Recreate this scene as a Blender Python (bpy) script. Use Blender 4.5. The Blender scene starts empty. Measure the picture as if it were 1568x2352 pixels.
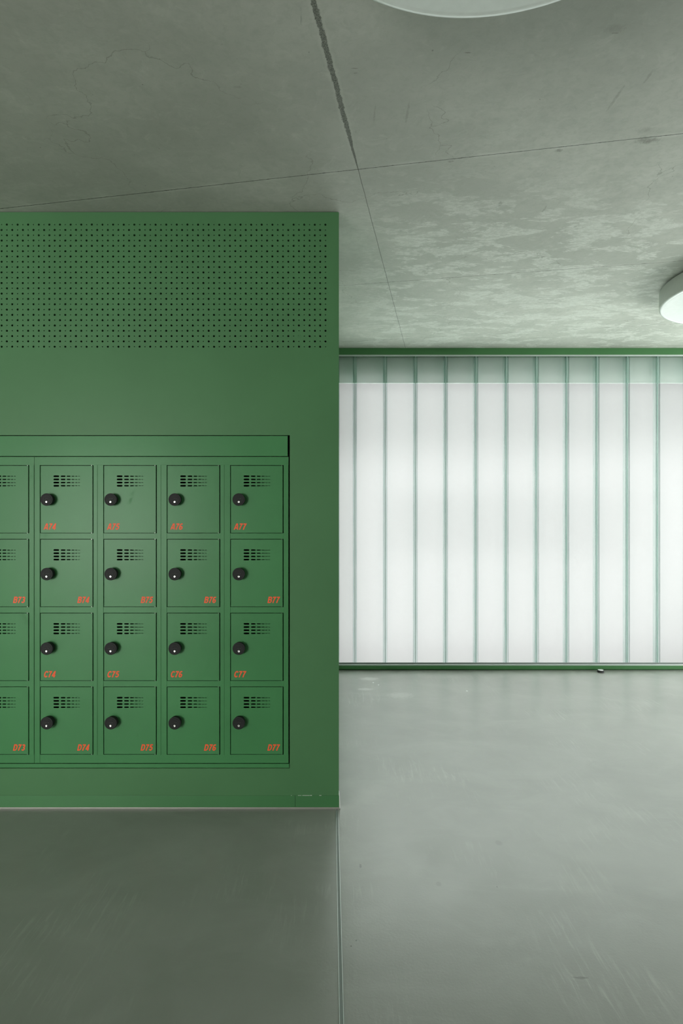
import bpy, bmesh, math, random
from mathutils import Vector, Matrix
random.seed(4)
scene = bpy.context.scene
COL = scene.collection

# ------------------------------------------------------------------ measures
F = 1338.0            # focal length in pixels of the 1568 px wide frame
CX, CY = 772.0, 1166.0
CAMZ = 1.4222
YW = 2.75             # distance of the locker wall
YG = 5.10             # distance of the glass wall
S = YW / F            # metres per pixel on the locker wall
SG = YG / F
CEIL = 2.820
XR = 4.6              # right wall
XL = -5.2             # left wall
YB = -3.0             # rear wall
XC = 0.0123           # corner of the locker wall

def wx(px): return (px - CX) * S
def wz(py): return CAMZ + (CY - py) * S
def gx(px): return (px - CX) * SG
def gz(py): return CAMZ + (CY - py) * SG

# ------------------------------------------------------------------ materials
class NT:
    def __init__(self, name):
        self.m = bpy.data.materials.new(name); self.m.use_nodes = True
        self.t = self.m.node_tree; self.t.nodes.clear()
        self.out = self.t.nodes.new('ShaderNodeOutputMaterial')
    def n(self, kind, **kw):
        nd = self.t.nodes.new(kind)
        for k, v in kw.items():
            if k in nd.inputs: nd.inputs[k].default_value = v
            else: setattr(nd, k, v)
        return nd
    def l(self, a, b): self.t.links.new(a, b)
    def val(self, sock, v):
        if hasattr(v, 'is_output'): self.l(v, sock)
        else: sock.default_value = v
    def math(self, op, a, b=0.0, c=None, clamp=False):
        nd = self.t.nodes.new('ShaderNodeMath'); nd.operation = op; nd.use_clamp = clamp
        self.val(nd.inputs[0], a); self.val(nd.inputs[1], b)
        if c is not None: self.val(nd.inputs[2], c)
        return nd.outputs[0]
    def mix(self, fac, a, b, blend='MIX'):
        nd = self.t.nodes.new('ShaderNodeMix'); nd.data_type = 'RGBA'; nd.blend_type = blend
        self.val(nd.inputs[0], fac)
        self.val(nd.inputs[6], a); self.val(nd.inputs[7], b)
        return nd.outputs[2]
    def noise(self, vec, scale, detail=4, rough=.55, dist=0.0):
        nd = self.t.nodes.new('ShaderNodeTexNoise')
        if vec is not None: self.l(vec, nd.inputs['Vector'])
        nd.inputs['Scale'].default_value = scale; nd.inputs['Detail'].default_value = detail
        nd.inputs['Roughness'].default_value = rough; nd.inputs['Distortion'].default_value = dist
        return nd.outputs['Fac']
    def ramp(self, fac, lo, hi, smooth=True):
        nd = self.t.nodes.new('ShaderNodeMapRange')
        nd.interpolation_type = 'SMOOTHSTEP' if smooth else 'LINEAR'
        self.val(nd.inputs[0], fac); nd.inputs[1].default_value = lo; nd.inputs[2].default_value = hi
        return nd.outputs[0]
    def mapping(self, vec, scale=(1,1,1), rot=(0,0,0), loc=(0,0,0)):
        nd = self.t.nodes.new('ShaderNodeMapping'); self.l(vec, nd.inputs[0])
        nd.inputs['Scale'].default_value = scale; nd.inputs['Rotation'].default_value = rot
        nd.inputs['Location'].default_value = loc
        return nd.outputs[0]
    def bump(self, h, strength=.2, dist=.001):
        nd = self.t.nodes.new('ShaderNodeBump'); self.l(h, nd.inputs['Height'])
        nd.inputs['Strength'].default_value = strength; nd.inputs['Distance'].default_value = dist
        return nd.outputs[0]

def c4(c): return (c[0], c[1], c[2], 1.0)

def paint(name, col, rough=.4, var=.08, spec=.5, metallic=0.0, bump=.05, bscale=900):
    t = NT(name)
    pos = t.n('ShaderNodeNewGeometry').outputs['Position']
    n1 = t.noise(pos, 3.0, 3)
    f = t.ramp(n1, .3, .7)
    base = t.mix(f, c4([x*(1-var) for x in col]), c4([x*(1+var) for x in col]))
    b = t.n('ShaderNodeBsdfPrincipled')
    t.l(base, b.inputs['Base Color'])
    b.inputs['Roughness'].default_value = rough
    b.inputs['Metallic'].default_value = metallic
    b.inputs['Specular IOR Level'].default_value = spec
    if bump:
        t.l(t.bump(t.noise(pos, bscale, 2), bump, .0006), b.inputs['Normal'])
    t.l(b.outputs[0], t.out.inputs[0])
    return t.m

GREEN_LOCKER = (.062, .226, .085)
GREEN_WALL = (.078, .205, .088)
GREEN_BASE = (.052, .190, .066)

def locker_paint():
    t = NT('locker_enamel')
    pos = t.n('ShaderNodeNewGeometry').outputs['Position']
    f = t.ramp(t.noise(pos, 2.2, 3), .3, .7)
    base = t.mix(f, c4([x*.95 for x in GREEN_LOCKER]), c4([x*1.05 for x in GREEN_LOCKER]))
    smudge = t.ramp(t.noise(t.mapping(pos, scale=(9, 9, 6)), 1.0, 5, .6, .4), .66, .76)
    base = t.mix(t.math('MULTIPLY', smudge, .28), base, c4([x*.62 for x in GREEN_LOCKER]))
    b = t.n('ShaderNodeBsdfPrincipled')
    t.l(base, b.inputs['Base Color'])
    t.l(t.math('ADD', .34, t.math('MULTIPLY', smudge, .10)), b.inputs['Roughness'])
    b.inputs['Specular IOR Level'].default_value = .19
    t.l(t.bump(t.noise(pos, 700, 2), .06, .0006), b.inputs['Normal'])
    t.l(b.outputs[0], t.out.inputs[0])
    return t.m

def concrete():
    t = NT('cast_concrete')
    pos = t.n('ShaderNodeNewGeometry').outputs['Position']
    # joint frame, rotated against the room
    ax, ay = .1878, .9822
    x1, y1 = .0899, 2.4067
    sep = t.n('ShaderNodeSeparateXYZ'); t.l(pos, sep.inputs[0])
    dx = t.math('SUBTRACT', sep.outputs[0], x1); dy = t.math('SUBTRACT', sep.outputs[1], y1)
    v = t.math('ADD', t.math('MULTIPLY', dx, ax), t.math('MULTIPLY', dy, ay))
    u = t.math('SUBTRACT', t.math('MULTIPLY', dx, ay), t.math('MULTIPLY', dy, ax))
    wob = t.math('SUBTRACT', t.noise(pos, 7, 3), .5)
    rag = t.math('SUBTRACT', t.noise(pos, 45, 4, .7), .5)
    uw = t.math('ABSOLUTE', t.math('ADD', u, t.math('MULTIPLY', wob, .006)))
    # broad ragged joint towards the viewer, hairline beyond the crossing
    near = t.ramp(v, .02, -.30, False)
    wid = t.math('ADD', .0016, t.math('MULTIPLY', near, .0085))
    wid = t.math('ADD', wid, t.math('MULTIPLY', t.math('MULTIPLY', rag, near), .022))
    ju = t.math('SUBTRACT', 1.0, t.math('DIVIDE', uw, wid), clamp=True)
    ju = t.ramp(ju, 0.0, .35)
    vm = t.math('ABSOLUTE', t.math('SUBTRACT', t.math('MODULO', t.math('ADD', t.math('ADD', v, t.math('MULTIPLY', wob, .003)), 12.28 + .614), 1.228), .614))
    wv = t.math('ADD', .0018, t.math('MULTIPLY', t.math('MAXIMUM', rag, 0.0), .010))
    jv = t.ramp(t.math('SUBTRACT', 1.0, t.math('DIVIDE', vm, wv), clamp=True), 0.0, .3)
    # base tones
    big = t.noise(pos, 1.1, 4, .6)
    col = t.mix(t.ramp(big, .30, .70), (.345, .358, .315, 1), (.450, .462, .415, 1))
    mid = t.noise(pos, 9, 5, .65)
    col = t.mix(t.math('MULTIPLY', t.ramp(mid, .35, .7), .35), col, (.31, .33, .29, 1))
    col = t.mix(t.math('MULTIPLY', t.ramp(t.noise(pos, 34, 3, .7, .5), .42, .70), .28), col, (.28, .30, .255, 1))
    col = t.mix(t.math('MULTIPLY', t.ramp(t.noise(pos, 13, 4, .7, .8), .52, .74), .25), col, (.54, .55, .50, 1))
    # pale laitance patches with crisp rims, streaked across the bay
    pm = t.mapping(pos, scale=(1.0, 1.9, 1.0), rot=(0, 0, -.18))
    patch = t.noise(pm, 4.2, 6, .68, .35)
    region = t.ramp(t.noise(pos, .8, 2), .40, .60)
    reg2 = t.math('MULTIPLY', t.ramp(sep.outputs[1], 2.2, 2.9), t.ramp(sep.outputs[0], -.1, .5))
    pf = t.math('MULTIPLY', t.ramp(patch, .50, .545), t.math('MAXIMUM', t.math('MULTIPLY', region, .25), reg2))
    fine = t.ramp(t.noise(pm, 30, 4, .75), .42, .6)
    pf = t.math('MULTIPLY', pf, t.math('ADD', .35, t.math('MULTIPLY', fine, .65)))
    col = t.mix(t.math('MULTIPLY', pf, .50), col, (.62, .65, .60, 1))
    # pores and short dark strokes
    vor = t.n('ShaderNodeTexVoronoi', Scale=16.0); t.l(pos, vor.inputs['Vector'])
    pore = t.math('MULTIPLY', t.ramp(vor.outputs['Distance'], .045, .02), t.ramp(t.noise(pos, 5, 2), .5, .62))
    col = t.mix(t.math('MULTIPLY', pore, .7), col, (.10, .10, .085, 1))
    st = t.noise(t.mapping(pos, scale=(55, 9, 1), rot=(0, 0, -.19)), 1.0, 3, .6)
    stf = t.math('MULTIPLY', t.ramp(st, .71, .76), t.ramp(t.noise(pos, 2.3, 2), .48, .62))
    col = t.mix(t.math('MULTIPLY', stf, .45), col, (.20, .22, .19, 1))
    # hair cracks
    cv = t.n('ShaderNodeTexVoronoi', Scale=1.15, feature='DISTANCE_TO_EDGE')
    warp = t.n('ShaderNodeVectorMath', operation='ADD')
    nz = t.n('ShaderNodeTexNoise', Scale=5.0, Detail=6.0); t.l(pos, nz.inputs['Vector'])
    sc = t.n('ShaderNodeVectorMath', operation='SCALE'); t.l(nz.outputs['Color'], sc.inputs[0]); sc.inputs['Scale'].default_value = .35
    t.l(pos, warp.inputs[0]); t.l(sc.outputs[0], warp.inputs[1]); t.l(warp.outputs[0], cv.inputs['Vector'])
    crack = t.math('MULTIPLY', t.ramp(cv.outputs['Distance'], .0032, .0008), t.ramp(t.noise(pos, 1.7, 1), .47, .55))
    col = t.mix(t.math('MULTIPLY', crack, .45), col, (.16, .16, .13, 1))
    # stains and tie marks that stay with the slab
    H_ = CEIL - CAMZ
    rg = t.math('MULTIPLY', t.math('SUBTRACT', t.noise(t.mapping(pos, scale=(1, .6, 1)), 90, 4, .75), .5), 4.2)
    marks = None
    for (mx_, my_, rx_, ry_, st_) in ((1487, 322, .045, .022, .75), (1283, 345, .014, .010, .7), (1036, 371, .014, .008, .6), (1411, 76, .012, .003, .7),
                                 (1411, 68, .030, .018, .25), (814, 157, .011, .0025, .8), (816, 168, .008, .0025, .8), (1074, 121, .010, .0025, .7),
                                 (993, 116, .003, .004, .8), (1414, 225, .006, .060, .45), (1487, 178, .005, .030, .4), (860, 262, .004, .045, .35),
                                 (935, 262, .005, .06, .35), (1148, 468, .008, .02, .5), (1250, 480, .005, .03, .45), (1480, 300, .03, .02, .3), (545, 200, .016, .008, .35)):
        X_ = (mx_ - CX) / (CY - my_) * H_; Y_ = F * H_ / (CY - my_)
        ex = t.math('DIVIDE', t.math('SUBTRACT', sep.outputs[0], X_), rx_)
        ey = t.math('DIVIDE', t.math('SUBTRACT', sep.outputs[1], Y_), ry_)
        dd = t.math('ADD', t.math('ADD', t.math('MULTIPLY', ex, ex), t.math('MULTIPLY', ey, ey)), rg)
        k_ = t.math('MULTIPLY', t.ramp(dd, 1.6, -.4), st_)
        marks = k_ if marks is None else t.math('MAXIMUM', marks, k_)
    col = t.mix(t.math('MULTIPLY', marks, .8), col, (.12, .12, .095, 1))
    vr = t.math('MULTIPLY', t.ramp(vm, .022, .004), t.ramp(t.noise(pos, 6, 3), .45, .6))
    col = t.mix(t.math('MULTIPLY', vr, .25), col, (.60, .62, .57, 1))
    # joints: pale rims then dark line
    rim = t.ramp(t.math('DIVIDE', uw, t.math('ADD', wid, .012)), 1.0, .6)
    col = t.mix(t.math('MULTIPLY', t.math('MULTIPLY', rim, near), .22), col, (.50, .51, .46, 1))
    sand = t.noise(pos, 260, 3, .8)
    jcol = t.mix(t.ramp(sand, .35, .65), (.040, .045, .036, 1), (.21, .22, .19, 1))
    jcol = t.mix(near, (.09, .095, .08, 1), jcol)
    col = t.mix(t.math('MULTIPLY', ju, .9), col, jcol)
    col = t.mix(t.math('MULTIPLY', jv, .95), col, (.07, .075, .06, 1))
    b = t.n('ShaderNodeBsdfPrincipled'); t.l(col, b.inputs['Base Color'])
    t.l(t.math('SUBTRACT', .62, t.math('MULTIPLY', pf, .06)), b.inputs['Roughness'])
    b.inputs['Specular IOR Level'].default_value = .35
    h = t.math('SUBTRACT', t.math('MULTIPLY', t.noise(pos, 60, 5, .7), .12), t.math('MAXIMUM', ju, t.math('MULTIPLY', jv, .6)))
    h = t.math('ADD', h, t.math('MULTIPLY', t.math('MULTIPLY', ju, sand), .8))
    t.l(t.bump(h, .35, .004), b.inputs['Normal'])
    t.l(b.outputs[0], t.out.inputs[0])
    return t.m

def resin_floor():
    t = NT('resin_floor')
    pos = t.n('ShaderNodeNewGeometry').outputs['Position']
    big = t.noise(pos, 1.3, 4, .6, .4)
    col = t.mix(t.ramp(big, .3, .72), (.225, .231, .210, 1), (.270, .275, .254, 1))
    cl = t.noise(t.mapping(pos, scale=(2.0, 3.4, 1), rot=(0, 0, .5)), 1.2, 5, .62, .8)
    col = t.mix(t.math('MULTIPLY', t.ramp(cl, .38, .78), .30), col, (.36, .37, .345, 1))
    # scuffs: thin pale arcs in drifts
    s1 = t.noise(t.mapping(pos, scale=(60, 5, 1), rot=(0, 0, -.45)), 1.0, 4, .6, .5)
    s2 = t.noise(t.mapping(pos, scale=(50, 6, 1), rot=(0, 0, 1.1)), 1.0, 4, .6, .5)
    drift = t.ramp(t.noise(pos, 1.8, 3), .50, .66)
    sf = t.math('MULTIPLY', t.math('MAXIMUM', t.ramp(s1, .50, .80), t.ramp(s2, .52, .82)), drift)
    col = t.mix(t.math('MULTIPLY', sf, .42), col, (.52, .53, .50, 1))
    vor = t.n('ShaderNodeTexVoronoi', Scale=3.2); t.l(pos, vor.inputs['Vector'])
    sp = t.ramp(vor.outputs['Distance'], .010, .006)
    col = t.mix(t.math('MULTIPLY', sp, .7), col, (.10, .10, .09, 1))
    sepf = t.n('ShaderNodeSeparateXYZ'); t.l(pos, sepf.inputs[0])
    rg = t.math('MULTIPLY', t.math('SUBTRACT', t.noise(t.mapping(pos, scale=(.35, 1.2, 1), rot=(0, 0, .3)), 90, 5, .8), .5), 7.0)
    def spots(lst):
        m_ = None
        for (mx_, my_, rx_, ry_, st_, rag_) in lst:
            X_ = (mx_ - CX) / (my_ - CY) * CAMZ; Y_ = F * CAMZ / (my_ - CY)
            ex = t.math('DIVIDE', t.math('SUBTRACT', sepf.outputs[0], X_), rx_)
            ey = t.math('DIVIDE', t.math('SUBTRACT', sepf.outputs[1], Y_), ry_)
            dd = t.math('ADD', t.math('MULTIPLY', ex, ex), t.math('MULTIPLY', ey, ey))
            if rag_: dd = t.math('ADD', dd, rg)
            k_ = t.math('MULTIPLY', t.ramp(dd, 1.4, .2), st_)
            m_ = k_ if m_ is None else t.math('MAXIMUM', m_, k_)
        return m_
    pale = spots([(848, 1559, .075, .045, .42, 1), (857, 1568, .007, .012, 1, 0), (869, 1573, .006, .012, 1, 0), (838, 1583, .060, .03, .38, 1),
                  (1072, 1587, .008, .012, 1, 0), (918, 1597, .10, .07, .22, 1)])
    col = t.mix(pale, col, (.62, .64, .62, 1))
    dark = spots([(1141, 2037, .0022, .003, .9, 0), (806, 2173, .003, .003, .9, 0), (818, 2160, .003, .003, .9, 0), (1007, 2030, .011, .015, .22, 0),
                  (1330, 2246, .022, .006, .5, 1), (828, 1990, .005, .012, .6, 1), (1145, 1936, .016, .02, .2, 0)])
    col = t.mix(dark, col, (.07, .075, .065, 1))
    b = t.n('ShaderNodeBsdfPrincipled'); t.l(col, b.inputs['Base Color'])
    r = t.math('ADD', .25, t.math('MULTIPLY', t.noise(pos, 6, 4), .12))
    t.l(t.math('ADD', r, t.math('MULTIPLY', sf, .1)), b.inputs['Roughness'])
    b.inputs['Specular IOR Level'].default_value = 1.0
    h = t.math('ADD', t.noise(pos, 110, 3, .6), t.math('MULTIPLY', t.noise(pos, 14, 3), 1.2))
    t.l(t.bump(h, .17, .0015), b.inputs['Normal'])
    t.l(b.outputs[0], t.out.inputs[0])
    return t.m

def simple(name, col, rough=.5, metallic=0.0, spec=.5, coat=0.0):
    t = NT(name)
    pos = t.n('ShaderNodeNewGeometry').outputs['Position']
    b = t.n('ShaderNodeBsdfPrincipled')
    f = t.noise(pos, 40, 3)
    t.l(t.mix(f, c4([x*.94 for x in col]), c4([min(1, x*1.06) for x in col])), b.inputs['Base Color'])
    b.inputs['Roughness'].default_value = rough; b.inputs['Metallic'].default_value = metallic
    b.inputs['Specular IOR Level'].default_value = spec
    b.inputs['Coat Weight'].default_value = coat; b.inputs['Coat Roughness'].default_value = .08
    t.l(b.outputs[0], t.out.inputs[0])
    return t.m

def frosted():
    t = NT('frosted_channel_glass')
    pos = t.n('ShaderNodeNewGeometry').outputs['Position']
    r = t.n('ShaderNodeBsdfRefraction', IOR=1.45); r.distribution = 'GGX'
    r.inputs['Color'].default_value = (.985, .985, .985, 1)
    r.inputs['Roughness'].default_value = .13
    tr = t.n('ShaderNodeBsdfTranslucent'); tr.inputs['Color'].default_value = (.95, .955, .955, 1)
    g = t.n('ShaderNodeBsdfGlossy'); g.inputs['Roughness'].default_value = .3
    m1 = t.n('ShaderNodeMixShader'); m1.inputs[0].default_value = .11
    t.l(r.outputs[0], m1.inputs[1]); t.l(tr.outputs[0], m1.inputs[2])
    m2 = t.n('ShaderNodeMixShader'); m2.inputs[0].default_value = .04
    t.l(m1.outputs[0], m2.inputs[1]); t.l(g.outputs[0], m2.inputs[2])
    t.l(t.bump(t.noise(pos, 420, 2), .05, .001), r.inputs['Normal'])
    t.l(m2.outputs[0], t.out.inputs[0])
    return t.m

def edge_glass():
    t = NT('green_edge_glass')
    pos = t.n('ShaderNodeNewGeometry').outputs['Position']
    lay = t.noise(t.mapping(pos, scale=(1, 1, .02)), 260, 2)
    tp = t.n('ShaderNodeBsdfTransparent')
    t.l(t.mix(t.ramp(lay, .35, .65), (.80, .885, .86, 1), (.945, .972, .965, 1)), tp.inputs['Color'])
    tr = t.n('ShaderNodeBsdfTranslucent'); tr.inputs['Color'].default_value = (.48, .66, .60, 1)
    df = t.n('ShaderNodeBsdfDiffuse'); df.inputs['Color'].default_value = (.24, .38, .33, 1)
    g = t.n('ShaderNodeBsdfGlossy'); g.inputs['Roughness'].default_value = .15
    m0 = t.n('ShaderNodeMixShader'); m0.inputs[0].default_value = .5
    t.l(tr.outputs[0], m0.inputs[1]); t.l(df.outputs[0], m0.inputs[2])
    m1 = t.n('ShaderNodeMixShader'); m1.inputs[0].default_value = .055
    t.l(tp.outputs[0], m1.inputs[1]); t.l(m0.outputs[0], m1.inputs[2])
    m2 = t.n('ShaderNodeMixShader'); m2.inputs[0].default_value = .02
    t.l(m1.outputs[0], m2.inputs[1]); t.l(g.outputs[0], m2.inputs[2])
    t.l(m2.outputs[0], t.out.inputs[0])
    return t.m

M = {}
M['locker'] = locker_paint()
M['wall'] = paint('wall_green_paint', GREEN_WALL, .42, .03, .22)
M['base'] = paint('baseboard_green_paint', GREEN_BASE, .42, .03)
M['frame'] = paint('frame_green_paint', (.050, .170, .055), .42, .04)
M['concrete'] = concrete()
M['floor'] = resin_floor()
M['plaster'] = paint('pale_plaster', (.62, .64, .60), .7, .03)
M['dark'] = simple('dark_cavity_backing', (.012, .014, .013), .9, 0, .2)
M['orange'] = simple('orange_lettering', (.97, .125, .045), .5, 0, .25)
M['black'] = simple('black_lock_plastic', (.013, .015, .014), .62, 0, .28)
M['black2'] = simple('black_lock_side', (.008, .009, .009), .6, 0, .25)
M['digit'] = simple('grey_digit_paint', (.16, .17, .16), .5)
M['chrome'] = simple('chrome_cylinder', (.80, .80, .77), .28, 1.0)
M['steel'] = simple('brushed_steel_strip', (.34, .345, .31), .42, .3)
M['alu'] = simple('pale_aluminium', (.62, .66, .65), .35, .6)
M['lamp'] = simple('white_lamp_housing', (.44, .47, .43), .45, 0, .3)
M['diff'] = simple('white_acrylic_diffuser', (.72, .77, .74), .24, 0, .5, .6)
M['rubber'] = simple('black_rubber', (.03, .03, .03), .6)
M['disc'] = simple('pale_steel_disc', (.6, .62, .6), .3, .8)
M['frost'] = frosted()
M['edge'] = edge_glass()
M['seal'] = simple('pale_silicone', (.50, .60, .57), .4)
M['gasket'] = simple('grey_gasket', (.22, .25, .24), .45)
M['white'] = simple('white_corner_profile', (.78, .80, .78), .4)
M['soffit'] = simple('outside_soffit_green_grey', (.70, .82, .765), .7)

# ------------------------------------------------------------------ mesh helpers
def link(name, me, mats, parent=None):
    o = bpy.data.objects.new(name, me); COL.objects.link(o)
    if not isinstance(mats, (list, tuple)): mats = [mats]
    for m in mats: me.materials.append(m)
    if parent is not None: o.parent = parent
    return o

def obj(name, bm, mats, parent=None, smooth=False, loc=None):
    me = bpy.data.meshes.new(name)
    bmesh.ops.recalc_face_normals(bm, faces=bm.faces) if smooth is not None else None
    bm.to_mesh(me); bm.free()
    if smooth:
        for p in me.polygons: p.use_smooth = True
    o = link(name, me, mats, parent)
    if loc is not None: o.location = loc
    return o

def box(bm, x0, x1, y0, y1, z0, z1, mi=0, bev=0.0):
    before = set(bm.faces)
    r = bmesh.ops.create_cube(bm, size=1.0)
    vs = r['verts']
    for v in vs:
        v.co = Vector((x0 + (v.co.x + .5) * (x1 - x0), y0 + (v.co.y + .5) * (y1 - y0), z0 + (v.co.z + .5) * (z1 - z0)))
    if bev > 0:
        es = list({e for v in vs for e in v.link_edges})
        bmesh.ops.bevel(bm, geom=es, offset=bev, segments=2, affect='EDGES', profile=.5)
    for f in bm.faces:
        if f not in before: f.material_index = mi
    return vs

def lathe(bm, prof, seg=48, axis='Y', mi=0, cap0=True, cap1=True):
    """prof: list of (r, t) along the axis"""
    rings = []
    for r, t in prof:
        ring = []
        for k in range(seg):
            a = 2 * math.pi * k / seg
            if axis == 'Y': co = (r * math.cos(a), t, r * math.sin(a))
            else: co = (r * math.cos(a), r * math.sin(a), t)
            ring.append(bm.verts.new(co))
        rings.append(ring)
    fs = []
    for a, b in zip(rings, rings[1:]):
        for k in range(seg):
            k2 = (k + 1) % seg
            fs.append(bm.faces.new((a[k], a[k2], b[k2], b[k])))
    if cap0: fs.append(bm.faces.new(rings[0]))
    if cap1: fs.append(bm.faces.new(rings[-1]))
    for f in fs: f.material_index = mi
    return rings

def plate_mesh(name, outer, holes, thick, res=4, bevel=0.0):
    """flat plate in the XZ plane, front face at y=0, thickness going to +y. holes: lists of points"""
    cu = bpy.data.curves.new(name, 'CURVE'); cu.dimensions = '2D'; cu.fill_mode = 'BOTH'
    for pts in [outer] + holes:
        sp = cu.splines.new('POLY'); sp.points.add(len(pts) - 1)
        for p, q in zip(sp.points, pts): p.co = (q[0], q[1], 0, 1)
        sp.use_cyclic_u = True
    cu.extrude = thick / 2 - bevel
    cu.bevel_depth = bevel; cu.bevel_resolution = 1
    if bevel: cu.offset = -bevel
    o = bpy.data.objects.new(name, cu); COL.objects.link(o)
    dg = bpy.context.evaluated_depsgraph_get()
    me = bpy.data.meshes.new_from_object(o.evaluated_get(dg))
    bpy.data.objects.remove(o); bpy.data.curves.remove(cu)
    me.materials.clear()
    # x->x, y->z, z-> -y (front towards the viewer)
    me.transform(Matrix(((1, 0, 0, 0), (0, 0, -1, thick / 2), (0, 1, 0, 0), (0, 0, 0, 1))))
    me.name = name
    return me

def rect(x0, x1, z0, z1): return [(x0, z0), (x1, z0), (x1, z1), (x0, z1)]
def slot(x0, x1, zc, h, n=5):
    r = h / 2; pts = []
    for k in range(n + 1):
        a = -math.pi / 2 + math.pi * k / n
        pts.append((x1 - r + r * math.cos(a), zc + r * math.sin(a)))
    for k in range(n + 1):
        a = math.pi / 2 + math.pi * k / n
        pts.append((x0 + r + r * math.cos(a), zc + r * math.sin(a)))
    return pts

def struct(o): o['kind'] = 'structure'; return o
def thing(name, label, cat, loc=(0, 0, 0), group=None):
    o = bpy.data.objects.new(name, None); COL.objects.link(o); o.empty_display_size = .1
    o.location = loc; o['label'] = label; o['category'] = cat
    if group: o['group'] = group
    return o

# ------------------------------------------------------------------ room shell
bm = bmesh.new(); box(bm, XL, XR, YB, 5.35, -.12, 0)
struct(obj('floor', bm, M['floor']))
bm = bmesh.new(); box(bm, XL, XR, YB, 5.35, CEIL, CEIL + .25)
struct(obj('ceiling', bm, M['concrete']))
bm = bmesh.new(); box(bm, XL - .2, XL, YB, YG + .25, 0, CEIL)
struct(obj('wall_far_left', bm, M['plaster']))
RY0, RY1, RZ0, RZ1 = 1.6, 4.8, .12, 2.62
bm = bmesh.new()
box(bm, XR, XR + .2, YB, RY0, 0, CEIL); box(bm, XR, XR + .2, RY1, YG + .25, 0, CEIL)
box(bm, XR, XR + .2, RY0, RY1, 0, RZ0); box(bm, XR, XR + .2, RY0, RY1, RZ1, CEIL)
struct(obj('wall_right', bm, M['plaster']))
bm = bmesh.new()
for a, b in ((RY0, RY0 + .05), ((RY0 + RY1) / 2 - .025, (RY0 + RY1) / 2 + .025), (RY1 - .05, RY1)):
    box(bm, XR + .08, XR + .14, a, b, RZ0, RZ1)
for a, b in ((RZ0, RZ0 + .05), (RZ1 - .05, RZ1)):
    box(bm, XR + .08, XR + .14, RY0, RY1, a, b)
struct(obj('added_window_right', bm, M['frame']))  # unseen window, added to let more light into the room
# rear wall with the window opening behind the camera
WX0, WX1, WZ0, WZ1 = -4.5, -2.4, .15, 2.10
bm = bmesh.new()
box(bm, XL - .2, WX0, YB - .2, YB, 0, CEIL); box(bm, WX1, XR + .2, YB - .2, YB, 0, CEIL)
box(bm, WX0, WX1, YB - .2, YB, 0, WZ0); box(bm, WX0, WX1, YB - .2, YB, WZ1, CEIL)
struct(obj('wall_rear', bm, M['plaster']))
win2 = bmesh.new()
for a, b in ((WX0, WX0 + .05), ((WX0 + WX1) / 2 - .025, (WX0 + WX1) / 2 + .025), (WX1 - .05, WX1)):
    box(win2, a, b, YB - .16, YB - .10, WZ0, WZ1)
for a, b in ((WZ0, WZ0 + .05), (WZ1 - .05, WZ1)):
    box(win2, WX0, WX1, YB - .16, YB - .10, a, b)
struct(obj('window_2', win2, M['frame']))

# locker wall: plate with perforation and niche
NX1, NZ0, NZ1 = wx(665.2), wz(1765), wz(999.5)
NX0 = wx(77.5) - 4 * 145.7 * S - .02
PITCH = 12.19 * S
PC, PR = 74, 24
px1 = wx(747.3) + PITCH / 2; px0 = px1 - PC * PITCH
pz1 = wz(515.9) + PITCH / 2; pz0 = pz1 - PR * PITCH
ZB = wz(1853)
me = plate_mesh('w', rect(XL, XC - .002, ZB, CEIL - .0025), [rect(NX0, NX1, NZ0, NZ1), rect(px0, px1, pz0, pz1)], .012)
bm = bmesh.new(); bm.from_mesh(me)
SEG = 12
for c in range(PC):
    for r in range(PR):
        cx_ = px1 - (c + .5) * PITCH; cz_ = pz1 - (r + .5) * PITCH
        big = (c + r) % 2 == 0
        if r == 0 and c == 7:
            h = PITCH / 2
            vs = [bm.verts.new((cx_ + a * h, 0, cz_ + b * h)) for a, b in ((-1, -1), (1, -1), (1, 1), (-1, 1))]
            bm.faces.new(vs); continue
        rad = .0049 if big else .0026
        jx, jz = random.uniform(-.0003, .0003), random.uniform(-.0003, .0003)
        h = PITCH / 2
        cor = []; outer = []
        for k in range(SEG):
            a = 2 * math.pi * k / SEG + math.pi / 4 * 0
            ca, sa = math.cos(a), math.sin(a); m = max(abs(ca), abs(sa))
            # 12 points on the square, snapped so corners exist
            outer.append((ca / m, sa / m))
        # use 16 angles incl. the corners
        angs = sorted({0, .5, 1, 1.5, .25, .75, 1.25, 1.75, .125, .375, .625, .875, 1.125, 1.375, 1.625, 1.875})
        ov, iv, dv = [], [], []
        for q in angs:
            a = q * math.pi; ca, sa = math.cos(a), math.sin(a); m = max(abs(ca), abs(sa))
            ov.append(bm.verts.new((cx_ + h * ca / m, 0, cz_ + h * sa / m)))
            iv.append(bm.verts.new((cx_ + jx + rad * ca, 0, cz_ + jz + rad * sa)))
            dep = .0115 if not (r == 21 and c == 5) else .0015
            dv.append(bm.verts.new((cx_ + jx + rad * ca, dep, cz_ + jz + rad * sa)))
        n = len(angs)
        for k in range(n):
            k2 = (k + 1) % n
            bm.faces.new((ov[k], iv[k], iv[k2], ov[k2]))
            bm.faces.new((iv[k], dv[k], dv[k2], iv[k2]))
        if r == 21 and c == 5: bm.faces.new(dv)
bmesh.ops.translate(bm, verts=bm.verts, vec=(0, YW, 0))
for f in bm.faces:
    f.material_index = 0
w = bpy.data.meshes.new('wall_left'); bm.to_mesh(w); bm.free()
struct(link('wall_left', w, [M['wall']]))
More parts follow.
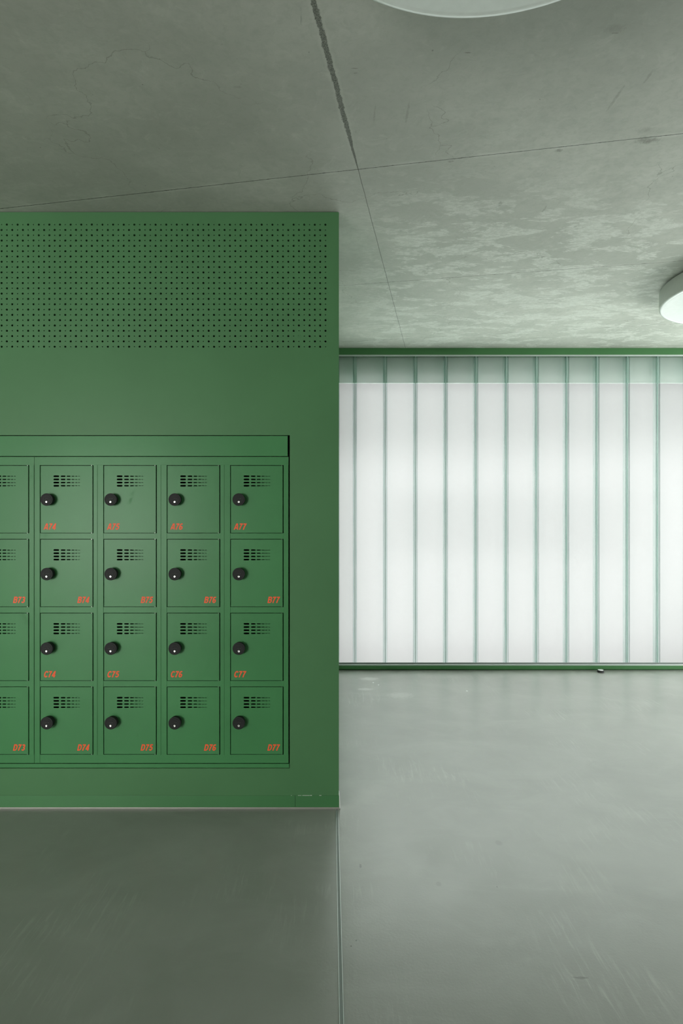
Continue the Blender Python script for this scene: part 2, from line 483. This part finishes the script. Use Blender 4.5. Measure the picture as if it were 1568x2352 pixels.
# the return of the locker wall towards the glass, and its rounded arris
bm = bmesh.new()
box(bm, XC - .02, XC, YW + .0005, YG + .1, ZB, CEIL - .0025, 0, .0018)
struct(obj('wall_return', bm, M['wall']))
bm = bmesh.new()
box(bm, px0 - .05, px1 + .01, YW + .020, YW + .030, pz0 - .02, pz1 + .02)
struct(obj('trim_backing', bm, M['dark']))  # dark sheet added so the holes read as a shaded cavity
bm = bmesh.new(); box(bm, XL, XC - .02, YG, YG + .25, 0, CEIL)
struct(obj('wall_back', bm, M['plaster']))

# baseboard: two lengths, and steel strip at the floor
bt = wz(1826.8)
bm = bmesh.new()
box(bm, XL, wx(677.6), YW - .0022, YW, ZB - .003, bt, 0, .0005)
box(bm, wx(678.6), XC + .0008, YW - .0022, YW, ZB - .003, bt, 0, .0005)
for a_, b_, h_ in ((668, 670, .0006), (684, 692, .0005), (694, 711, .0008), (712, 716, .0013), (733, 738, .0009)):
    box(bm, wx(a_), wx(b_), YW - .0026, YW - .0005, bt - h_ * .4, bt + h_, 1)
struct(obj('baseboard_left', bm, [M['base'], M['white']]))
bm = bmesh.new()
box(bm, XL, XC + .002, YW - .004, YW + .012, 0, ZB - .001, 0, .001)
struct(obj('trim_1', bm, M['steel']))
bm = bmesh.new()   # pale flared end of the skirting round the corner
vs = [(XC - .0005, 0, wz(1822)), (XC + .0022, 0, wz(1824)), (XC + .0070, 0, wz(1857)), (XC - .0005, 0, wz(1857))]
a = [bm.verts.new((x, YW - .001, z)) for x, _, z in vs]; b = [bm.verts.new((x, YW + .03, z)) for x, _, z in vs]
bm.faces.new(a); bm.faces.new(b[::-1])
for k in range(4): bm.faces.new((a[k], a[(k + 1) % 4], b[(k + 1) % 4], b[k]))
struct(obj('trim_2', bm, M['white']))

# floor joint: metal profile, slightly off square
def fl(px, py):
    y = F * CAMZ / (py - CY); return Vector(((px - CX) / F * y, y, 0))
p0 = fl(773.7, 1858); p1 = fl(784.3, 2352); d = (p1 - p0).normalized(); nrm = Vector((d.y, -d.x, 0))
p1 = p1 + d * 4.6; p0 = p0 - d * .01
bm = bmesh.new()
def strip(bm, off0, off1, z0, z1, mi):
    v = []
    for z in (z0, z1):
        for p, o_ in ((p0, off0), (p0, off1), (p1, off1), (p1, off0)):
            q = p + nrm * o_; v.append(bm.verts.new((q.x, q.y, z)))
    for f in ((0, 1, 2, 3), (4, 5, 6, 7), (0, 1, 5, 4), (1, 2, 6, 5), (2, 3, 7, 6), (3, 0, 4, 7)):
        bm.faces.new([v[k] for k in f]).material_index = mi
strip(bm, -.0064, -.0046, -.004, .0016, 0); strip(bm, .0046, .0064, -.004, .0016, 0)
strip(bm, -.0046, .0046, -.004, .0004, 1)
struct(obj('trim_3', bm, [M['alu'], M['gasket']]))

# ------------------------------------------------------------------ niche trims
YL = YW + .003
bm = bmesh.new(); box(bm, NX0, wx(660.4), YL - .001, YL + .02, wz(1047.6), wz(1001), 0, .0008)
struct(obj('trim_4', bm, M['locker']))
bm = bmesh.new(); box(bm, NX0, wx(664.0), YL - .001, YL + .02, wz(1764), wz(1755), 0, .0008)
struct(obj('trim_5', bm, M['locker']))

# ------------------------------------------------------------------ lockers
CP = 145.7 * S; RP = 169.75 * S
UW = wx(662.3) - wx(78.4)          # unit width
UZ0, UZ1 = wz(1753.2), wz(1049.2)
UH = UZ1 - UZ0
DX0 = wx(91.3) - wx(78.4); DW = 122.6 * S
DZT = UZ1 - wz(1068.2)             # top of first door below the unit top
DH = 156.6 * S
GAPL, GAPT, GAPR = .0030, .0029, .0046
# body, local coordinates: x from the unit's left edge, z from its bottom, y=0 front
def body_mesh():
    holes = []
    for c in range(4):
        for r in range(4):
            x = DX0 + c * CP; z1 = UH - DZT - r * RP
            holes.append(rect(x, x + DW, z1 - DH, z1))
    me = plate_mesh('locker_body', rect(0, UW, 0, UH), holes, .004)
    bm = bmesh.new(); bm.from_mesh(me)
    # seams between the columns, raised by folded stile edges
    for c in range(3):
        gx0 = DX0 + c * CP + DW; gx1 = DX0 + (c + 1) * CP; s_ = gx0 + 9.8 * S
        zt = UH - DZT + .001; zb = UH - DZT - 3 * RP - DH - .001
        box(bm, gx0 + .0006, s_ - .0011, -.0016, .0002, zb, zt, 0, .0005)
        box(bm, s_ + .0011, gx1 - .0002, -.0016, .0002, zb, zt, 0, .0005)
    box(bm, DX0 - 11.4 * S, DX0 - .0006, -.0016, .0002, .0, UH - DZT + .001, 0, .0005)
    e = DX0 + 3 * CP + DW
    box(bm, e + .0006, UW - .0006, -.0016, .0002, UH - DZT - 3 * RP - DH - .001, UH - DZT + .001, 0, .0005)
    # carcass: sides, back, partitions, shelves
    box(bm, 0, .0012, .003, .45, 0, UH); box(bm, UW - .0012, UW, .003, .45, 0, UH)
    box(bm, 0, UW, .449, .45, 0, UH); box(bm, 0, UW, .003, .45, 0, .0012); box(bm, 0, UW, .003, .45, UH - .0012, UH)
    for c in range(3):
        x = DX0 + c * CP + DW + 9.8 * S; box(bm, x - .0006, x + .0006, .004, .449, .001, UH - .001)
    for r in range(3):
        z = UH - DZT - r * RP - DH - 6 * S; box(bm, .001, UW - .001, .004, .449, z - .0006, z + .0006)
    me2 = bpy.data.meshes.new('locker_body'); bm.to_mesh(me2); bm.free()
    return me2
BODY = body_mesh()
VENT = [(30.6, 43.8, 3.9), (47.5, 58.4, 3.1), (61.0, 70.0, 2.4), (72.0, 78.8, 1.75), (80.4, 85.7, 1.35), (87.3, 91.5, 1.15)]
def door_mesh():
    holes = []
    for k in range(4):
        for a, b, h in VENT:
            holes.append(slot(a * S, b * S, DH - (25.6 + 7.3 * k) * S, h * S))
    me = plate_mesh('door', rect(GAPL, DW - GAPR, GAPT * .8, DH - GAPT), holes, .0015)
    bm = bmesh.new(); bm.from_mesh(me)
    # folded edges behind the sheet
    x0, x1, z0, z1 = GAPL, DW - GAPR, GAPT * .8, DH - GAPT
    box(bm, x0, x0 + .001, .0015, .016, z0, z1); box(bm, x1 - .001, x1, .0015, .016, z0, z1)
    box(bm, x0, x1, .0015, .016, z0, z0 + .001); box(bm, x0, x1, .0015, .016, z1 - .001, z1)
    me2 = bpy.data.meshes.new('door'); bm.to_mesh(me2); bm.free()
    return me2
DOOR = door_mesh()
LH = .0285; LR = .0292
def lock_mesh():
    bm = bmesh.new()
    # escutcheon, barrel, rounded rim, face with recessed dial window band
    lathe(bm, [(.0262, 0), (.0262, -.002), (.0268, -.004), (.0284, -LH + .004), (LR, -LH + .0028), (LR, -LH + .0012), (LR - .0008, -LH + .0003),
               (LR - .002, -LH), (.0232, -LH), (.0228, -LH + .0008), (.0222, -LH + .0008), (.0218, -LH)], 48)
    # brow line above the dial window
    for k in range(11):
        a0 = math.pi * (.27 + .046 * k); a1 = a0 + math.pi * .046
    box(bm, -.0135, .0135, -LH - .0009, -LH + .001, .0118, .0130, 0, .0003)
    # window frame round the number wheels
    box(bm, -.0150, .0150, -LH - .0007, -LH + .001, .0062, .0072, 0, .0003)
    box(bm, -.0150, .0150, -LH - .0007, -LH + .001, -.0010, .0000, 0, .0003)
    # four number wheels standing proud
    for k in range(4):
        x = (-1.5 + k) * .0062
        box(bm, x - .0021, x + .0021, -LH - .0012, -LH + .001, .0004, .0058, 0, .0005)
    for k, w_ in enumerate((.0009, .0015, .0012, .0017)):
        x = (-1.5 + k) * .0062
        box(bm, x - w_ / 2, x + w_ / 2, -LH - .0014, -LH - .001, .0020, .0042, 1)
    me = bpy.data.meshes.new('combination_lock')
    bmesh.ops.recalc_face_normals(bm, faces=bm.faces); bm.to_mesh(me); bm.free()
    return me
def cyl_mesh():
    bm = bmesh.new()
    zc = -.0112
    lathe(bm, [(.0048, -LH + .001), (.0048, -LH - .0012), (.0043, -LH - .0018), (.0034, -LH - .0016), (.0033, -LH - .0021)], 28)
    box(bm, -.0006, .0006, -LH - .0023, -LH - .001, -.0023, .0023, 1)
    lathe(bm, [(.0012, -LH - .001), (.0012, -LH - .0023)], 12, mi=1)
    bmesh.ops.translate(bm, verts=bm.verts, vec=(0, 0, zc))
    me = bpy.data.meshes.new('key_cylinder')
    bmesh.ops.recalc_face_normals(bm, faces=bm.faces); bm.to_mesh(me); bm.free()
    return me
LOCK = lock_mesh(); LOCK.materials.append(M['black']); LOCK.materials.append(M['digit'])
CYL = cyl_mesh(); CYL.materials.append(M['chrome']); CYL.materials.append(M['black2'])
def hinge_mesh():
    bm = bmesh.new()
    box(bm, DW - .0098, DW - .0076, -.0004, .002, -.0007, .0007, 0, .0002)
    me = bpy.data.meshes.new('hinge_pin'); bm.to_mesh(me); bm.free(); return me
HINGE = hinge_mesh(); HINGE.materials.append(M['chrome'])
BODY.materials.append(M['locker']); DOOR.materials.append(M['locker'])

# lettering: condensed bold oblique characters drawn as strokes, 10 units high
def arc(cx, cy, rx, ry, a0, a1, n=10):
    return [(cx + rx * math.cos(math.radians(a0 + (a1 - a0) * k / n)), cy + ry * math.sin(math.radians(a0 + (a1 - a0) * k / n))) for k in range(n + 1)]
ST = .90  # half-stroke
GL = {
 'A': (6.8, [[(.8, .0), (3.0, 10.0)], [(6.0, .0), (3.8, 10.0)], [(1.7, 2.8), (5.1, 2.8)]]),
 'B': (6.3, [[(1.0, 0), (1.0, 10.0)], [(.1, 9.08), (3.2, 9.08)] + arc(3.4, 7.2, 1.75, 1.9, 80, -80, 8) + [(1.0, 5.3)],
             [(3.2, 5.3)] + arc(3.5, 3.1, 1.9, 2.2, 80, -80, 8) + [(.1, .92)]]),
 'C': (6.2, [arc(3.3, 5.0, 2.35, 4.15, 38, 322, 22)]),
 'D': (6.4, [[(1.0, .9), (1.0, 9.1), (2.6, 9.1)] + arc(2.9, 5.0, 2.5, 4.1, 80, -80, 14) + [(2.6, .9), (1.0, .9)]]),
 '0': (5.6, [arc(2.8, 5.0, 1.85, 4.1, 0, 360, 24)]),
 '1': (5.6, [[(1.2, 7.4), (3.4, 9.2), (3.4, 0)]]),
 '2': (5.6, [arc(2.8, 7.2, 1.8, 1.95, 165, -25, 10) + [(1.0, .9), (4.9, .9)]]),
 '3': (5.6, [arc(2.7, 7.2, 1.65, 1.9, 150, -70, 10) + [(2.5, 5.3)], [(2.5, 5.2)] + arc(2.7, 3.0, 1.85, 2.1, 75, -155, 12)]),
 '4': (5.6, [[(3.9, 0), (3.9, 10.0)], [(3.6, 9.4), (.9, 2.9)], [(.1, 2.6), (5.5, 2.6)]]),
 '5': (5.6, [[(1.1, 9.05), (5.1, 9.05)], [(1.75, 9.6), (1.35, 4.7)], arc(2.7, 3.35, 1.9, 2.45, 138, -155, 14)]),
 '6': (5.6, [arc(2.9, 5.4, 1.95, 3.75, 50, 180, 8) + [(.98, 3.2)], arc(2.8, 3.0, 1.8, 2.15, 0, 360, 20)]),
 '7': (5.6, [[(.4, 9.0), (5.3, 9.0)], [(4.5, 9.3), (3.2, 6.2), (2.4, 3.2), (2.1, 0)]]),
}
def stroke(bm, pts, hw, y0, y1):
    # mitred ribbon
    P = [Vector((p[0], p[1])) for p in pts]
    Q = [P[0]]
    for p in P[1:]:
        if (p - Q[-1]).length > 1e-4: Q.append(p)
    P = Q; n = len(P); closed = (P[0] - P[-1]).length < 1e-3
    L, R = [], []
    for i, p in enumerate(P):
        a = P[i - 1] if i > 0 else (P[-2] if closed else None)
        b = P[i + 1] if i < n - 1 else (P[1] if closed else None)
        d0 = (p - a).normalized() if a is not None else (b - p).normalized()
        d1 = (b - p).normalized() if b is not None else d0
        t = (d0 + d1)
        t = t.normalized() if t.length > 1e-6 else d0
        nn = Vector((-t.y, t.x)); k = max(.35, nn.dot(Vector((-d0.y, d0.x))))
        L.append(p + nn * hw / k); R.append(p - nn * hw / k)
    sh = .215
    def V(q, y): return bm.verts.new((q.x + sh * q.y, y, q.y))
    lf = [V(q, y0) for q in L]; rf = [V(q, y0) for q in R]
    lb = [V(q, y1) for q in L]; rb = [V(q, y1) for q in R]
    for i in range(n - 1):
        bm.faces.new((lf[i], rf[i], rf[i + 1], lf[i + 1]))
        bm.faces.new((lf[i], lf[i + 1], lb[i + 1], lb[i])); bm.faces.new((rf[i + 1], rf[i], rb[i], rb[i + 1]))
    if not closed:
        bm.faces.new((lf[0], lb[0], rb[0], rf[0])); bm.faces.new((lf[-1], rf[-1], rb[-1], lb[-1]))
def text_mesh(s):
    bm = bmesh.new(); x = 0.0
    for ci, ch in enumerate(s):
        w_, strokes = GL[ch]
        st = bmesh.new()
        for k, pts in enumerate(strokes): stroke(st, [(p[0] + x, p[1]) for p in pts], ST * (1.05 if ch != 'A' else 1.0), -.02 - .004 * k - .001 * ci, .0)
        # trim the letter feet and heads to the cap height and baseline
        for v in st.verts:
            z = min(max(v.co.z, 0), 10.0)
            if z != v.co.z:
                v.co.x -= .215 * (v.co.z - z); v.co.z = z
        tmp = bpy.data.meshes.new('t'); st.to_mesh(tmp); st.free(); bm.from_mesh(tmp); bpy.data.meshes.remove(tmp)
        x += w_ + .32
    k = 14.7 * S / 10.0
    for v in bm.verts: v.co = Vector((v.co.x * k, v.co.y * .01, v.co.z * k))
    me = bpy.data.meshes.new('number_lettering'); bm.to_mesh(me); bm.free()
    me.materials.append(M['orange'])
    return me, x * k

def make_unit(x_left, first, label):
    t = thing('locker_unit', label, 'lockers', (x_left, YL, UZ0), 'built-in green locker units')
    b = bpy.data.objects.new('body', BODY); COL.objects.link(b); b.parent = t
    for c in range(4):
        for r in range(4):
            s = 'ABCD'[r] + str(first + c)
            d_ = bpy.data.objects.new('door', DOOR); COL.objects.link(d_); d_.parent = t
            d_.location = (DX0 + c * CP, random.uniform(-.0004, .0004), UH - DZT - r * RP - DH)
            d_['label'] = 'locker door marked %s' % s
            lk = bpy.data.objects.new('combination_lock', LOCK); COL.objects.link(lk); lk.parent = d_
            lk.location = (21.5 * S, 0, DH - 79.4 * S)
            rz = math.radians(random.uniform(-6.5, -3.0))
            lk.rotation_euler = (0, rz, 0); lk['label'] = 'round black combination lock'
            cy = bpy.data.objects.new('key_cylinder', CYL); COL.objects.link(cy); cy.parent = d_
            cy.location = lk.location; cy.rotation_euler = (0, 0, 0); cy['label'] = 'chrome key cylinder'
            me, wd = text_mesh(s)
            tx = bpy.data.objects.new('number_lettering', me); COL.objects.link(tx); tx.parent = d_
            if r in (0, 2): tx.location = (7.8 * S, -.0002, 8.0 * S)
            else: tx.location = (114.0 * S - wd - .0035, -.0002, 9.3 * S)
            tx['label'] = 'orange-red number %s' % s
            for z in (GAPT * .4, DH - GAPT * .5):
                hg = bpy.data.objects.new('hinge_pin', HINGE); COL.objects.link(hg); hg.parent = d_
                hg.location = (0, 0, z); hg['label'] = 'bright steel hinge pin'
    return t
make_unit(wx(78.4), 74, 'green metal locker unit in full view, doors numbered 74 to 77')
make_unit(wx(78.4) - UW - .0016, 70, 'green metal locker unit cut by the left photo edge, with doors B73 and D73')

# ------------------------------------------------------------------ glass wall
wroot = bpy.data.objects.new('window_1', None); COL.objects.link(wroot); wroot['kind'] = 'structure'
GZ0, GZ1 = gz(1527), gz(817)
bm = bmesh.new()
box(bm, XC, XR, YG, YG + .16, gz(814.6), CEIL, 0, .001)
obj('head_rail', bm, M['frame'], wroot)
bm = bmesh.new()
box(bm, XC, XR, YG + .004, YG + .02, gz(817.4), gz(814.6))
obj('head_bead', bm, M['alu'], wroot)['label'] = 'thin pale glazing bead'
bm = bmesh.new()
box(bm, XC, XR, YG + .006, YG + .082, 0, gz(1536.4) + .001)
box(bm, XC, XR, YG - .012, YG + .082, gz(1536.2), gz(1528.4), 0, .0012)
obj('sill_rail', bm, M['frame'], wroot)
bm = bmesh.new()
box(bm, XC, XR, YG - .006, YG + .012, gz(1528.4), gz(1526.2), 0, .0008)
obj('sill_bead', bm, M['alu'], wroot)['label'] = 'thin pale glazing bead'
bm = bmesh.new()
box(bm, XC, XR, YG + .014, YG + .018, gz(1528), gz(1522.8))
obj('gasket', bm, M['gasket'], wroot)['label'] = 'grey rubber gasket'
YF = YG + .020
FD = .060
FT = .0150
joints = [815 + 69.87 * k for k in range(-1, 23)]
def channel(x0, x1):
    bm = bmesh.new()
    a, b = x0 + FT, x1 - FT
    box(bm, a, b, YF, YF + .006, GZ0 - .01, GZ1 + .01, 0)
    for s, e in ((x0, x0 + FT), (x1 - FT, x1)):
        box(bm, s + .0003, e - .0003, YF, YF + FD, GZ0 - .01, GZ1 + .01, 1, .0015)
    return bm
for i in range(len(joints) - 1):
    x0 = gx(joints[i]) + .0018; x1 = gx(joints[i + 1]) - .0018
    if x0 < XC: x0 = XC + .001 - .0
    if x1 > XR: x1 = XR - .001
    if x1 - x0 < .06: continue
    o = obj('glass_channel', channel(x0, x1), [M['frost'], M['edge']], wroot)
    o['label'] = 'frosted channel glass plank with green edges'
    if i < len(joints) - 2 and gx(joints[i + 1]) < XR - .05:
        bm = bmesh.new(); xj = gx(joints[i + 1])
        box(bm, xj - .0017, xj + .0017, YF + .001, YF + .012, GZ0 - .01, GZ1 + .01)
        obj('silicone_seal', bm, M['seal'], wroot)

# outside: eaves beam right behind the head of the glass
bm = bmesh.new()
box(bm, XC - .3, XR + .3, YF + FD + .012, YF + FD + .018, gz(878) + .012, CEIL + .25)
struct(obj('trim_6', bm, M['soffit']))

# ------------------------------------------------------------------ ceiling lamps
HB = 1.269; RL = .4368 * HB; LZ = CAMZ + HB
def lamp(x, y, label):
    t = thing('ceiling_lamp', label, 'lamp', (x, y, LZ), 'round white drum ceiling lamps')
    bm = bmesh.new()
    top = CEIL - LZ
    lathe(bm, [(RL - .06, top), (RL - .06, top - .012), (RL - .006, top - .014), (RL, top - .02), (RL, .012), (RL - .001, .008), (RL - .004, .006)], 160, 'Z')
    obj('housing', bm, M['lamp'], t, True)['label'] = 'pale drum housing'
    bm = bmesh.new()
    pr = [(RL - .004, .0065)]
    for k in range(7):
        a = math.pi / 2 * k / 6
        pr.append((RL - .006 - .010 * math.sin(a) * .9 - .0, .0065 - .0065 * (1 - math.cos(a)) - .0))
    pr = [(RL - .0035, .010), (RL - .003, .006), (RL - .0048, .0028), (RL - .008, .0008), (RL - .013, .0), (RL - .019, .0002), (RL - .022, .0012), (RL - .025, .0014), (RL * .5, .0012), (.01, .001)]
    lathe(bm, pr, 160, 'Z', cap0=False)
    obj('diffuser', bm, M['diff'], t, True)['label'] = 'glossy white acrylic cover'
    return t
lamp(.258 * HB, (F / 1118 - .4368) * HB, 'large round white ceiling lamp cut by the top edge of the photo')
lamp(2.032 * HB, 2.768 * HB, 'large round white ceiling lamp near the glass wall, cut by the right edge')

# ------------------------------------------------------------------ door stop
t = thing('door_stop', 'small round black rubber door stop on the floor below the glass wall', 'door stop', (2.284, 5.035, 0))
bm = bmesh.new()
lathe(bm, [(.026, 0), (.0275, .002), (.0275, .007), (.0265, .009), (.0275, .011), (.0275, .018), (.0255, .0205), (.0235, .0195)], 40, 'Z')
obj('rubber_ring', bm, M['rubber'], t, True)
bm = bmesh.new()
lathe(bm, [(.0228, .0193), (.0228, .0208), (.021, .0216), (.005, .022)], 40, 'Z')
obj('metal_cap', bm, M['disc'], t, True)['label'] = 'pale metal top'

# ------------------------------------------------------------------ world and light
w = bpy.data.worlds.new('World'); scene.world = w; w.use_nodes = True
nt = w.node_tree; nt.nodes.clear()
out = nt.nodes.new('ShaderNodeOutputWorld'); bg = nt.nodes.new('ShaderNodeBackground')
nt.links.new(bg.outputs[0], out.inputs[0])
tc = nt.nodes.new('ShaderNodeTexCoord'); sp = nt.nodes.new('ShaderNodeSeparateXYZ')
nt.links.new(tc.outputs['Generated'], sp.inputs[0])
def wm(op, a, b=0.0, clamp=False):
    n = nt.nodes.new('ShaderNodeMath'); n.operation = op; n.use_clamp = clamp
    for s, v in ((n.inputs[0], a), (n.inputs[1], b)):
        if hasattr(v, 'is_output'): nt.links.new(v, s)
        else: s.default_value = v
    return n.outputs[0]
def wr(v, a, b, c, d):
    n = nt.nodes.new('ShaderNodeMapRange'); n.interpolation_type = 'SMOOTHSTEP'
    nt.links.new(v, n.inputs[0])
    for i, q in enumerate((a, b, c, d)): n.inputs[i + 1].default_value = q
    return n.outputs[0]
X, Y, Z = sp.outputs
el = Z
# overcast sky brighter towards the zenith, a grey band over the bright horizon, and an added glow from below that lights the ceiling
sky = wr(el, .05, .14, 1.0, .66)
zen = wr(el, .25, .75, 0.0, 6.2)
zz = wm('ADD', zen, wr(el, -.75, -.28, 8.2, 0.0)); val = sky
az = wm('DIVIDE', X, wm('MAXIMUM', Y, .05))
# soft dark mass of a building in the middle distance
da = wm('MULTIPLY', wr(az, .05, .12, 0.0, 1.0), wr(az, .40, .62, 1.0, .0))
de = wm('MULTIPLY', wr(el, -.10, -.05, 0.0, 1.0), wr(el, .00, .05, 1.0, 0.0))
val = wm('SUBTRACT', val, wm('MULTIPLY', wm('MULTIPLY', da, de), .16))
side = wr(az, .00, .09, .26, 0.0)
val = wm('SUBTRACT', val, wm('ADD', side, wr(az, .48, .64, 0.0, .12)))
hz = val
nt.links.new(wm('ADD', wm('MULTIPLY', zz, .86), wm('MULTIPLY', hz, .74)), bg.inputs['Strength'])
mx = nt.nodes.new('ShaderNodeMix'); mx.data_type = 'RGBA'
nt.links.new(wr(wm('ABSOLUTE', el), .25, .6, 0.0, 1.0), mx.inputs[0])
mx.inputs[6].default_value = (1, 1, 1, 1); mx.inputs[7].default_value = (.90, 1, .925, 1)
nt.links.new(mx.outputs[2], bg.inputs['Color'])
bg.inputs['Color'].default_value = (1.0, 1.0, 1.0, 1)

def area(name, loc, rot, sx, sy, power, col):
    l = bpy.data.lights.new(name, 'AREA'); l.shape = 'RECTANGLE'; l.size = sx; l.size_y = sy
    l.energy = power; l.color = col
    o = bpy.data.objects.new(name, l); COL.objects.link(o); o.location = loc; o.rotation_euler = rot
    return o
# daylight at the rear window
area('daylight_rear_window', ((WX0 + WX1) / 2, YB - .3, (WZ0 + WZ1) / 2), (math.radians(90), 0, 0), WX1 - WX0, WZ1 - WZ0, 240, (1, .985, .955))
area('added_fill_right', (XR + .3, (RY0 + RY1) / 2, (RZ0 + RZ1) / 2), (math.radians(90), 0, math.radians(90)), RY1 - RY0, RZ1 - RZ0, 112, (.97, 1, .98))  # added fill lamp behind the made-up right window, brightens floor and ceiling

# ------------------------------------------------------------------ camera
cam = bpy.data.cameras.new('Camera'); co = bpy.data.objects.new('Camera', cam); COL.objects.link(co)
co.location = (0, 0, CAMZ); co.rotation_euler = (math.radians(90), 0, 0)
cam.sensor_fit = 'HORIZONTAL'; cam.sensor_width = 24.0; cam.lens = F / 1568 * 24.0
cam.shift_x = (784 - CX) / 1568; cam.shift_y = -(1176 - CY) / 1568
cam.clip_start = .05
scene.camera = co
scene.view_settings.view_transform = 'Standard'; scene.view_settings.look = 'None'
scene.view_settings.gamma = 1.0; scene.view_settings.use_curve_mapping = False
scene.view_settings.exposure = 0.0
try:
    scene.cycles.use_denoising = True
    scene.cycles.use_adaptive_sampling = True; scene.cycles.adaptive_threshold = .06
    scene.cycles.max_bounces = 10; scene.cycles.diffuse_bounces = 4; scene.cycles.glossy_bounces = 3; scene.cycles.transmission_bounces = 8; scene.cycles.transparent_max_bounces = 12
    scene.cycles.caustics_refractive = True; scene.cycles.caustics_reflective = False
    scene.cycles.blur_glossy = .5
except Exception: pass
